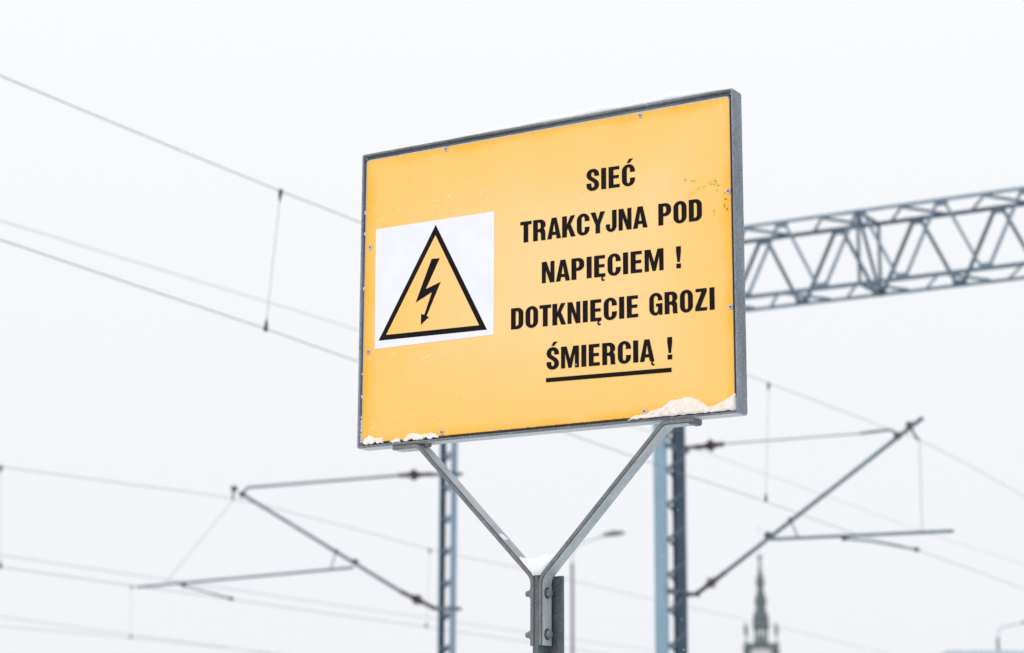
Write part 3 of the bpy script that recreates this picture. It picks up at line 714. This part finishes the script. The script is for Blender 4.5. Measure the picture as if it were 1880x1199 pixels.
# ---- truss heights from the photo
b_half = 0.36
zs = []
for (x, y, dt) in ((1366, 418, -b_half), (1880, 342, -b_half), (1366, 443, b_half), (1880, 367, b_half)): zs.append(onplane_t(x, y, MR, dt).z)
zb_ = []
for (x, y, dt) in ((1366, 553, -b_half), (1880, 487, -b_half), (1366, 573, b_half), (1880, 510, b_half)): zb_.append(onplane_t(x, y, MR, dt).z)
print('TRUSS top', [round(q, 3) for q in zs], 'bottom', [round(q, 3) for q in zb_])
ZT, ZB = sum(zs)/4, sum(zb_)/4

gan = thing('portal_gantry', 'blue grey lattice gantry, its box truss beam reaching right from a mast behind the sign', 'gantry', MR)
GI = Matrix.Translation(-MR)
FM = GI @ frame_at(MR)
SPAN = 16.0
for s0 in (0.0, SPAN):
    Mx = FM @ Matrix.Translation((s0, 0, 0))
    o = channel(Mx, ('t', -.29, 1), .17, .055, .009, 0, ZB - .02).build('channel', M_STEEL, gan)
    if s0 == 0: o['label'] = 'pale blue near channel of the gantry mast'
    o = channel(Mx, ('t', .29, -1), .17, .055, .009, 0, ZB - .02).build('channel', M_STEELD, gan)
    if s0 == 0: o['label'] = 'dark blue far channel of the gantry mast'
    k = 0; z = .25
    z_ref = onplane_t(1231, 1048.5, MR).z; pitch_ = .4465
    z = z_ref - math.floor(z_ref/pitch_)*pitch_
    while z < ZB - .35 and (s0 == 0 or z < 3):
        for sgn in (1, -1):
            lbr = MB(); a = Mx @ Vector((sgn*.0895, -.255, z - .075 if sgn > 0 else z + .125)); c = Mx @ Vector((sgn*.0895, .255, z + .145 if sgn > 0 else z - .085))
            lbr.bar(a, c, .008, .045, Vector((0, 0, 1))); lbr.build('lacing_bar', M_STEELD, gan)
        z += pitch_
    bp = MB(); bp.box((-.17, -.40, ZB - .018), (.17, .40, ZB - .002), Mx); bp.build('head_plate', M_STEELD, gan)
def chord(dt, z, up, inn, m):
    mb = MB(); mb.angle(FM @ Vector((-.25, dt, z)), FM @ Vector((SPAN + .25, dt, z)), .045, .007, T_*inn, Z_*up); return mb.build('chord', m, gan)
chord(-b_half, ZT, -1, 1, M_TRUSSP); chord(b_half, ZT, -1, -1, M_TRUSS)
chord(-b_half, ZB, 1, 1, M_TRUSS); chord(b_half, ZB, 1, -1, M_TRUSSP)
def s_of(px, py, dt): return loc_in(onplane_t(px, py, MR, dt), MR)[0]
zx = lambda X: 1340 + X/3.481
sr = [s_of(zx(460), 560, b_half), s_of(zx(970), 540, b_half), s_of(zx(1480), 525, b_half)]
sf = [s_of(zx(590), 533, -b_half), s_of(zx(1100), 515, -b_half), s_of(zx(1625), 495, -b_half)]
print('truss nodes rear', sr, 'front', sf)
PR = (sr[2] - sr[0])/2; PF = (sf[2] - sf[0])/2; P_ = (PR + PF)/2
def brace(a, c, w_, m, nrm, nm='diagonal_brace'):
    mb = MB(); a, c = FM @ Vector(a), FM @ Vector(c); d = (c - a).normalized(); side = d.cross(nrm).normalized()
    mb.angle(a, c, w_, .007, side, nrm); return mb.build(nm, m, gan)
ZTT, ZBB = ZT - .035, ZB + .035
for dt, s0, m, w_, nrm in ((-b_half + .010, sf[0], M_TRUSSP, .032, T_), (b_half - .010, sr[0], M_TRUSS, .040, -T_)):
    k0 = int(math.floor((0 - s0)/P_)); s = s0 + k0*P_
    while s < SPAN + .1:
        if s - .04 > 0: brace((s - .045, dt, ZBB), (s - P_/2 + .045, dt, ZTT), w_, m, nrm) if s - P_/2 > -.1 else None
        if s + P_/2 < SPAN + .1 and s > -.1: brace((s + .045, dt, ZBB), (s + P_/2 - .045, dt, ZTT), w_, m, nrm)
        for sg_, zg in ((s, ZB + .05), (s + P_/2, ZT - .05)):
            if 0 < sg_ < SPAN:
                q = MB(); q.box((sg_ - .075, dt - .004, zg - .045), (sg_ + .075, dt + .004, zg + .045), FM @ Matrix.Translation((0, .014 if dt < 0 else -.014, 0))); q.build('gusset_plate', m, gan)
        s += P_
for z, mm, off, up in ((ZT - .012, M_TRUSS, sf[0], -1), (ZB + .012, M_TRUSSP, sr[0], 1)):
    s = off - 3*P_
    while s < SPAN:
        if s > 0:
            brace((s, -b_half + .03, z), (s + P_/2 - .12, b_half - .03, z), .04, mm, Z_*up, 'plan_brace')
            if s + P_ < SPAN: brace((s + P_/2 + .12, b_half - .03, z), (s + P_, -b_half + .03, z), .04, mm, Z_*up, 'plan_brace')
        s += P_
for sd_ in (s_of(1613, 400, b_half), s_of(1613, 400, b_half) + 5*P_):
    for a, c in (((-b_half, ZT), (-b_half, ZB)), ((b_half, ZT), (b_half, ZB)), ((-b_half, ZT), (b_half, ZB)), ((-b_half, ZT - .02), (b_half, ZT - .02)), ((-b_half, ZB + .02), (b_half, ZB + .02))):
        q = MB(); q.bar(FM @ Vector((sd_, a[0]*.97, a[1])), FM @ Vector((sd_, c[0]*.97, c[1])), .034, .034, E_); q.build('cross_frame_bar', M_TRUSS, gan)

# ---- single mast, left
mast = thing('catenary_mast', 'narrow blue grey lattice mast behind the left arm of the sign', 'mast', ML)
FL = Matrix.Translation(-ML) @ frame_at(ML); HL = 8.2
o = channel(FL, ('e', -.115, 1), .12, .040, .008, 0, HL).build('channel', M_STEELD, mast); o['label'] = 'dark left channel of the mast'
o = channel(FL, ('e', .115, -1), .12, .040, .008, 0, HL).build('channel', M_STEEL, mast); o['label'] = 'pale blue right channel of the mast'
z = .22
while z < HL:
    for sgn in (-1, 1):
        q = MB(); q.bar(FL @ Vector((-.095, sgn*.0645, z - .02 - sgn*.01)), FL @ Vector((.095, sgn*.0645, z + .02 - sgn*.01)), .007, .042, Z_); q.build('batten', M_STEELD, mast)
    z += .46
q = MB(); q.box((-.3, -.3, 0), (.3, .3, .25), FL, c=.02); q.build('footing', M_STONE, mast)

# ---- cantilever arms
def insulator(p0, p1, parent, rmid=.062, rr_=.040):
    mb = MB(); pr = [(0, .018)]
    for k in range(9):
        t = .08 + .84*k/8; m = math.exp(-((t - .5)/.10)**2)
        pr += [(t - .030, .022 + .010*m), (t - .006, rr_ + (rmid - rr_)*m), (t + .010, rr_*.9 + (rmid - rr_)*m), (t + .030, .022 + .010*m)]
    pr += [(1, .018)]; mb.lathe(p0, p1, pr, 16); return mb.build('insulator', M_INSUL, parent)
def cantilever(name_label, O, pts, big_tie):
    c = thing('cantilever_arm', name_label, 'cantilever', O, 0, 'cantilever arms over the tracks')
    G = lambda px, py, dt=0.0: onplane_t(px, py, O, dt) - O
    P = {k: G(*v) for k, v in pts.items()}
    m = MB(); m.tube([P['d0'], P['d1']], .027, 12); m.build('diagonal_tube', M_TUBE, c)
    m = MB()
    if big_tie: m.tube([P['t0'], P['t1'], P['t2'], P['t3']], [.020, .023, .023, .020], 10)
    else: m.tube([P['t0'], P['tm']], .009, 8); m.tube([P['tm'], P['t1'], P['t2'], P['t3']], [.017, .018, .018, .016], 10)
    m.build('tie_rod', M_TUBE, c)
    insulator(P['i0'], P['i1'], c, .088); insulator(P['j0'], P['j1'], c, .082)
    m = MB(); m.tube([P['r0'], P['r1']], .021, 12); m.build('registration_tube', M_TUBE, c)
    m = MB(); m.tube([P['h0'], P['h1']], .011, 8); m.build('hanger', M_TUBE, c)
    m = MB(); m.tube([P['s0'], P['s1'], P['s2']], .014, 8); m.build('steady_arm', M_TUBE, c)
    for k in ('c0', 'c1', 'c2', 'c3', 'c4', 'c5'):
        if k not in P: continue
        p = P[k]; m = MB(); s = pts[k][2] if len(pts[k]) > 2 else 0
        sz = .049 if k in ('c0', 'c1', 'c2') else .031
        m.tube([p - T_*.035, p + T_*.035], sz*.85, 10); m.box((p.x - sz*.7, p.y - .02, p.z - sz*.9), (p.x + sz*.7, p.y + .02, p.z + sz*.9), c=.006)
        m.build('clamp', M_CLAMP, c)
    m = MB()
    if 'w0' in P: m.tube([P['w0'], P['w1'], P['w2']], .016, 8); m.build('wire_clip', M_CLAMP, c)
    for a, b2 in (('b0', 'b1'), ('b2', 'b3')):
        m = MB(); m.bar(P[a] - T_*.0, P[b2], .055, .045, Z_); m.tube([P[b2] - T_*.05, P[b2] + T_*.05], .032, 10); m.build('bracket', M_CLAMP, c)
    return c
right = dict(d0=(1330, 1052), d1=(1694, 767), j0=(1278, 1091), j1=(1334, 1049), i0=(1280, 821), i1=(1330, 815), t0=(1328, 815), tm=(1580, 796), t1=(1625, 790), t2=(1638, 790), t3=(1650, 801),
             r0=(1416, 990), r1=(1750, 975), h0=(1450, 953), h1=(1466, 988), s0=(1548, 989), s1=(1600, 994), s2=(1683, 1009), c0=(1648, 800), c1=(1670, 781), c2=(1410, 983), c3=(1550, 989), c4=(1452, 954), c5=(1683, 1009),
             w0=(1672, 785), w1=(1680, 800), w2=(1687, 808), b0=(1247, 823), b1=(1280, 821), b2=(1247, 1092), b3=(1279, 1091))
CR = cantilever('right cantilever arm, its long tube rising to the right from the gantry mast', MR, right, False)
left = dict(d0=(742, 1090), d1=(441, 905), j0=(798, 1117), j1=(734, 1085), i0=(790, 871), i1=(730, 873), t0=(732, 873), tm=(600, 884), t1=(470, 894), t2=(455, 895), t3=(444, 907),
            r0=(648, 1042), r1=(252, 1078), h0=(617, 1012), h1=(607, 1046), s0=(336, 1075), s1=(372, 1085), s2=(424, 1099), c0=(445, 908), c1=(652, 1032), c2=(430, 897), c3=(617, 1012), c4=(337, 1075), c5=(424, 1099),
            w0=(431, 896), w1=(428, 906), w2=(428, 918), b0=(812, 871), b1=(790, 871), b2=(812, 1118), b3=(799, 1117))
CL = cantilever('left cantilever arm, its tube falling rightwards from the wire clip to the narrow mast', ML, left, True)
for O, par, rows in ((MR, gan, ((1225, 1270, 1088), (1225, 1268, 822))), (ML, mast, ((795, 845, 1118), (800, 845, 871)))):
    for xa, xb, y in rows:                       # collar straps round the masts
        p = onplane_t((xa + xb)/2, y, O) - O; m = MB(); hw = (.30 if O is MR else .135)
        wd_ = .155 if O is MR else .19
        if O is MR:
            m.bar(Vector((0, 0, p.z)) - T_*.33 + E_*.108, Vector((0, 0, p.z)) + T_*.33 + E_*.108, .022, .07, Z_)
            for s in (1,): m.bar(Vector((0, 0, p.z)) + E_*.097 + T_*s*.30, Vector((0, 0, p.z)) - E_*.10 + T_*s*.30, .016, .06, Z_)
        else:
            for s in (-1, 1): m.bar(Vector((0, 0, p.z)) - E_*.19 + T_*s*.075, Vector((0, 0, p.z)) + E_*.19 + T_*s*.075, .016, .05, Z_)
        m.build('collar', M_TRUSS, par)

# ---- wires
def smooth_path(pts, n=6):
    res = []
    for i in range(len(pts) - 1):
        p0, p1, p2, p3 = pts[max(i-1, 0)], pts[i], pts[i+1], pts[min(i+2, len(pts)-1)]
        for k in range(n):
            t = k/n; res.append(.5*((2*p1) + (-p0 + p2)*t + (2*p0 - 5*p1 + 4*p2 - p3)*t*t + (-p0 + 3*p1 - 3*p2 + p3)*t**3))
    return res + [pts[-1]]
def wire(name, label, pix, u, r, cat='wire', ext=(14, 60)):
    pts = [onplane_e(px, py, u) for px, py in pix]
    d0 = (pts[0] - pts[1]).normalized(); d1 = (pts[-1] - pts[-2]).normalized()
    pts = [pts[0] + d0*ext[0]] + pts + [pts[-1] + d1*ext[1]]
    m = MB(); m.tube([pts[0]] + smooth_path(pts[1:-1]) + [pts[-1]], r*.68, 8)
    return tag(m.build(name, M_WIRE), label, cat, 'overhead wires')
UA = onplane_t(1687, 808, MR).dot(E_); UC = onplane_t(428, 915, ML).dot(E_)
print('lateral A %.2f C %.2f  MR %s ML %s ZT %.2f ZB %.2f' % (UA, UC, MR, ML, ZT, ZB))
wire('messenger_wire', 'topmost overhead wire, sloping from the upper left edge down behind the sign', ((0,139),(250,243),(515,351),(655,406),(1000,548),(1375,690),(1540,752),(1640,791),(1687,808),(1760,844),(1880,911)), UA, .0054)
wire('contact_wire', 'clear overhead wire in the left sky at the lower end of the black clipped dropper', ((0,440),(240,521),(488,604),(655,663),(1045,797),(1200,852),(1403,920),(1567,979),(1683,1010),(1880,1081)), UA + .02, .0054)
UB = MR.dot(E_) - .75
wire('feeder_wire', 'faint pale wire between the two clear wires crossing the left sky', ((0,405),(330,506),(650,604),(1000,722),(1250,815),(1430,879),(1700,977),(1880,1036)), UB, .0046)
wire('messenger_wire', 'faint wire carried by the clip at the tip of the left cantilever', ((0,857),(215,886),(428,916),(620,963),(800,1011),(970,1047),(1200,1101),(1420,1149),(1590,1190)), UC, .0070)
wire('contact_wire', 'faint wire running under the left cantilever from the left edge to the narrow mast', ((0,1041),(240,1075),(424,1100),(600,1126),(783,1151),(980,1181)), UC + .02, .0070)
UD = UC - 5.5
wire('feeder_wire', 'very faint wire just above the lower left registration tube', ((0,1019),(290,1062),(600,1108),(800,1137),(1000,1166)), UD, .0075)
wire('messenger_wire', 'faint upper one of the two wires along the bottom left edge', ((0,1132),(200,1160),(430,1191),(700,1230)), UD - 4, .0070)
wire('contact_wire', 'faint lowest wire at the bottom left corner, ending below the hanging dropper', ((0,1150),(240,1171),(400,1188),(700,1222)), UD - 4.02, .0070)
def dropper(label, a, b2, ua, ub, r=.0022, clip=.017):
    p, q = onplane_e(*a, ua), onplane_e(*b2, ub)
    t = thing('dropper', label, 'dropper', q, 0, 'droppers between the wires')
    p = p - q; q = Vector((0, 0, 0)); m = MB(); m.tube([p, q], r, 8); m.build('dropper_wire', M_WIRE, t)
    d = (q - p).normalized()
    for e, s in ((p, 1), (q, -1)):
        m = MB(); m.tube([e - d*s*.022, e + d*s*.018, e + d*s*.07], [clip, clip*.85, clip*.22], 9); m.build('clip', M_CLAMP, t)
    return t
dropper('thin dropper with black clips hanging between the two clear wires in the left sky', (515, 354), (488, 602), UA, UA + .02)
dropper('thin dropper hanging right of the sign between two faint wires', (1411, 707), (1406, 917), UA, UA + .02)
dropper('faint dropper cut by the left edge of the picture', (1, 858), (0, 1040), UC, UC + .02, .0025, .032)
dropper('faint short dropper below the tip of the left registration tube', (242, 1077), (240, 1171), UD - 4, UD - 4.02, .003, .028)
dropper('faint dropper just left of the narrow mast', (789, 1010), (783, 1150), UC, UC + .02, .0025, .028)
def stay(label, a, b2, O):
    p, q = onplane_t(*a, O), onplane_t(*b2, O); m = MB(); m.tube([p, q], .0042, 8)
    return tag(m.build('stay_wire', M_WIRE), label, 'wire', 'stay wires of the cantilevers')
stay('upright stay wire from the tip of the right cantilever to its registration tube', (1688, 808), (1693, 976), MR)
stay('slanting faint stay wire from the tip of the left cantilever down to its registration tube', (429, 918), (300, 1075), ML)

# ================================================================== BACKGROUND
# ---- street lamps
def street_lamp(label, px, ytop, depth, hx, hy, hw, r):
    b0 = at_depth(px, ytop, depth); base = Vector((b0.x, b0.y, 0)); H = b0.z
    s = thing('street_lamp', label, 'street lamp', base, 0, 'street lamps in the distance')
    hd = at_depth(hx, hy, depth) - base; d = Vector((hd.x, 0, 0))
    m = MB(); m.tube([(0, 0, 0), (0, 0, H*.45), (0, 0, H*.45 + .02), (0, 0, H - .45)], [r*1.45, r*1.3, r, r*.85], 12); m.build('pole', M_LAMP, s)
    zt = hd.z; A0, A1, A2 = Vector((0, 0, H - .45)), Vector((0, 0, H + .0)), Vector((hd.x*.22, 0, H + (zt - H)*.25))
    pts = [A0.lerp(A1, t).lerp(A1.lerp(A2, t), t) for t in (0, .2, .4, .6, .8, 1)] + [Vector((hd.x - hw*.4, 0, zt - .04))]
    m = MB(); m.tube(pts, r*.42, 8); m.build('arm', M_CLAD, s)
    m = MB(); sg = 1 if hd.x > 0 else -1; n_ = 9; vs3 = []
    for i in range(n_ + 1):
        t = i/n_; x = hd.x + sg*(t - .5)*hw; hgt = .095*math.sin(math.pi*min(max(t*.9 + .06, 0), 1))**.7; wd_ = .17*math.sin(math.pi*(t*.85 + .1))**.6
        for k in range(10):
            a = 2*math.pi*k/10; vs3.append((x, wd_*math.cos(a), zt + .03*sg*(t - .5)*2 + hgt*math.sin(a)*(1 if math.sin(a) > 0 else .55)))
    f3 = [(i*10 + k, i*10 + (k+1) % 10, (i+1)*10 + (k+1) % 10, (i+1)*10 + k) for i in range(n_) for k in range(10)] + [tuple(range(10)), tuple(n_*10 + k for k in reversed(range(10)))]
    m.add(vs3, f3, 0, True); m.build('lamp_head', M_LAMP, s); return s
street_lamp('blurred street lamp just right of the sign post', 1050.5, 1003, 55, 1127, 981, .60, .046)
street_lamp('small street lamp in the lower right corner', 1831, 1153, 95, 1893, 1142, .9, .075)

# ---- church tower
CY = 480.0
cb = at_depth(1398, 1190, CY); C0 = Vector((cb.x, CY, 0))
church = thing('church_tower', 'distant church tower with a dark green tiered spire and corner pinnacles', 'church', C0, R(-8))
zc = lambda Y: at_depth(1397, 940 + Y/4.633, CY).z
k_ = CY/F_PX/4.633/math.cos(PITCH)*1.0
m = MB(); pr = [(Y, r_) for Y, r_ in ((1000, 64), (960, 67), (930, 60), (905, 64), (880, 58), (850, 48), (825, 36), (800, 42), (775, 47), (745, 48), (725, 40), (700, 33), (672, 26), (650, 24), (630, 30), (605, 35), (570, 32), (550, 24), (520, 17), (480, 13), (420, 9.5), (404, 9), (396, 17), (384, 20), (372, 16), (365, 5))]
m.tube_profile(Vector((0, 0, 0)), Z_, [(zc(Y), r_*1.12*k_) for Y, r_ in pr], 8); m.build('spire', M_COPPER, church)
m = MB(); m.tube([(0, 0, zc(368)), (0, 0, zc(150))], 1.6*k_, 8); m.tube_profile(Vector((0, 0, zc(150))), Z_, [(0, 2*k_), (6*k_, 9*k_), (14*k_, 9*k_), (20*k_, 2*k_)], 10)
m.bar((-9*k_, 0, zc(180)), (9*k_, 0, zc(180)), 3*k_, 3*k_); m.build('finial', M_CLAD, church)
for k in range(8):
    a = 2*math.pi*(k + .5)/8; m = MB(); m.tube([(52*k_*math.cos(a), 52*k_*math.sin(a), zc(1130)), (52*k_*math.cos(a), 52*k_*math.sin(a), zc(996))], 9*k_, 8); m.build('lantern_column', M_COPPER, church)
m = MB(); m.tube_profile(Vector((0, 0, 0)), Z_, [(zc(1140), 40*k_), (zc(1090), 38*k_), (zc(1040), 30*k_)], 8); m.build('lantern_core', M_STONE, church)
hwT = 132*k_
for sx2 in (-1, 1):
    for sy2 in (-1, 1):
        m = MB(); x, y = sx2*(hwT - 8*k_), sy2*(hwT - 8*k_)
        m.tube_profile(Vector((x, y, 0)), Z_, [(zc(1046), 16*k_), (zc(1036), 14*k_), (zc(990), 13*k_), (zc(976), 15*k_), (zc(962), 8*k_), (zc(945), 1.5*k_)], 8)
        m.tube_profile(Vector((x, y, 0)), Z_, [(zc(1125), 13*k_), (zc(1047), 10*k_)], 8, 1); m.build('pinnacle', [M_COPPER, M_STONE], church)
m = MB()                                                    # parapet: ring of rails with a swelling roof apron
m.box((-hwT - 12*k_, -hwT - 12*k_, zc(1150)), (hwT + 12*k_, hwT + 12*k_, zc(1124)), c=3*k_)
m.tube_profile(Vector((0, 0, 0)), Z_, [(zc(1124), 112*k_), (zc(1116), 74*k_), (zc(1104), 50*k_), (zc(1098), 38*k_)], 8); m.build('parapet', M_COPPER, church)
m = MB(); m.box((-hwT, -hwT, 0), (hwT, hwT, zc(1150)), c=4*k_); m.build('tower_wall', M_STONE, church)
for ax in range(4):                                         # arched gable hoods on each face
    Rz = Matrix.Rotation(ax*math.pi/2, 4, 'Z'); m = MB(); pts = []
    for i in range(13):
        t = -1 + 2*i/12; pts.append(Rz @ Vector((t*120*k_, -hwT - 6*k_, zc(1195) + (zc(1158) - zc(1195))*math.sqrt(max(0, 1 - t*t)))))
    m.tube(pts, 9*k_, 8); m.build('arch_hood', M_COPPER, church)
    for sg in (-1, 1):
        m = MB(); m.box((sg*112*k_ - 26*k_, -hwT - 9*k_, zc(1230)), (sg*112*k_ + 26*k_, -hwT + 9*k_, zc(1151)), Rz, c=2*k_); m.build('corner_buttress', M_COPPER, church)
    m = MB(); zz0, zz1 = zc(1420), zc(1240)
    m.box((-45*k_, -hwT - 2*k_, zz0), (45*k_, -hwT + 4*k_, zz1), Rz); m.build('belfry_window', M_DARK, church)

# ---- long pale building at the lower right corner
BD = 85.0
c0 = at_depth(1745, 1196, BD)
bld = thing('station_building', 'pale flat roofed building edge at the lower right corner', 'building', Vector((c0.x, BD, 0)), -R(4))
m = MB(); m.box((0.1, .1, 0), (30, 14, c0.z - .26)); m.build('wall', M_CLAD, bld)
m = MB(); m.box((-.15, -.25, c0.z - .25), (30.2, 14.2, c0.z + .02), c=.02); m.build('roof', M_CLAD, bld)
m = MB(); m.box((.05, -.27, c0.z - .75), (.75, .05, c0.z - .255), c=.01); m.build('gutter_box', M_TRUSS, bld)
for k in range(12):
    m = MB(); x = 1.4 + k*2.3; m.box((x, -.02, c0.z - 1.9), (x + 1.6, .095, c0.z - .6), c=.02); o = m.build('window', M_WHITE, bld)
    m = MB(); m.box((x + .1, -.035, c0.z - 1.8), (x + 1.5, -.0205, c0.z - .7)); m.build('pane', M_TUBE, o)

# ---- falling snow
sn = MB(); oct_v = [(1,0,0),(-1,0,0),(0,1,0),(0,-1,0),(0,0,1),(0,0,-1)]; oct_f = [(0,2,4),(2,1,4),(1,3,4),(3,0,4),(2,0,5),(1,2,5),(3,1,5),(0,3,5)]
for k in range(1500):
    y = random.uniform(4.0, 12.0); x = random.uniform(-.34, .34)*y; z = EYE + y*random.uniform(.05, .42); r_ = random.uniform(.0007, .0019)*(y/5.3)**.5
    sn.add([(x + a*r_, y + b2*r_, z + c*r_) for a, b2, c in oct_v], oct_f, 0, True)
tag(sn.build('falling_snow', M_SNOW), 'fine white snowflakes drifting in the air', 'snowflakes', kind='stuff')

# ---- the misty air of the snowfall
hz = MB(); hz.box((-850, -850, -1.0), (850, 850, 95.0)); haze = hz.build('haze', [])
mh = bpy.data.materials.new("haze_air"); mh.use_nodes = True; th = mh.node_tree; th.nodes.clear()
oh = th.nodes.new('ShaderNodeOutputMaterial'); pv = th.nodes.new('ShaderNodeVolumePrincipled')
pv.inputs['Color'].default_value = (0.97, 0.98, 1.0, 1); pv.inputs['Density'].default_value = 0.00016; pv.inputs['Anisotropy'].default_value = 0.0
th.links.new(pv.outputs[0], oh.inputs['Volume']); haze.data.materials.append(mh)
tag(haze, kind='stuff')
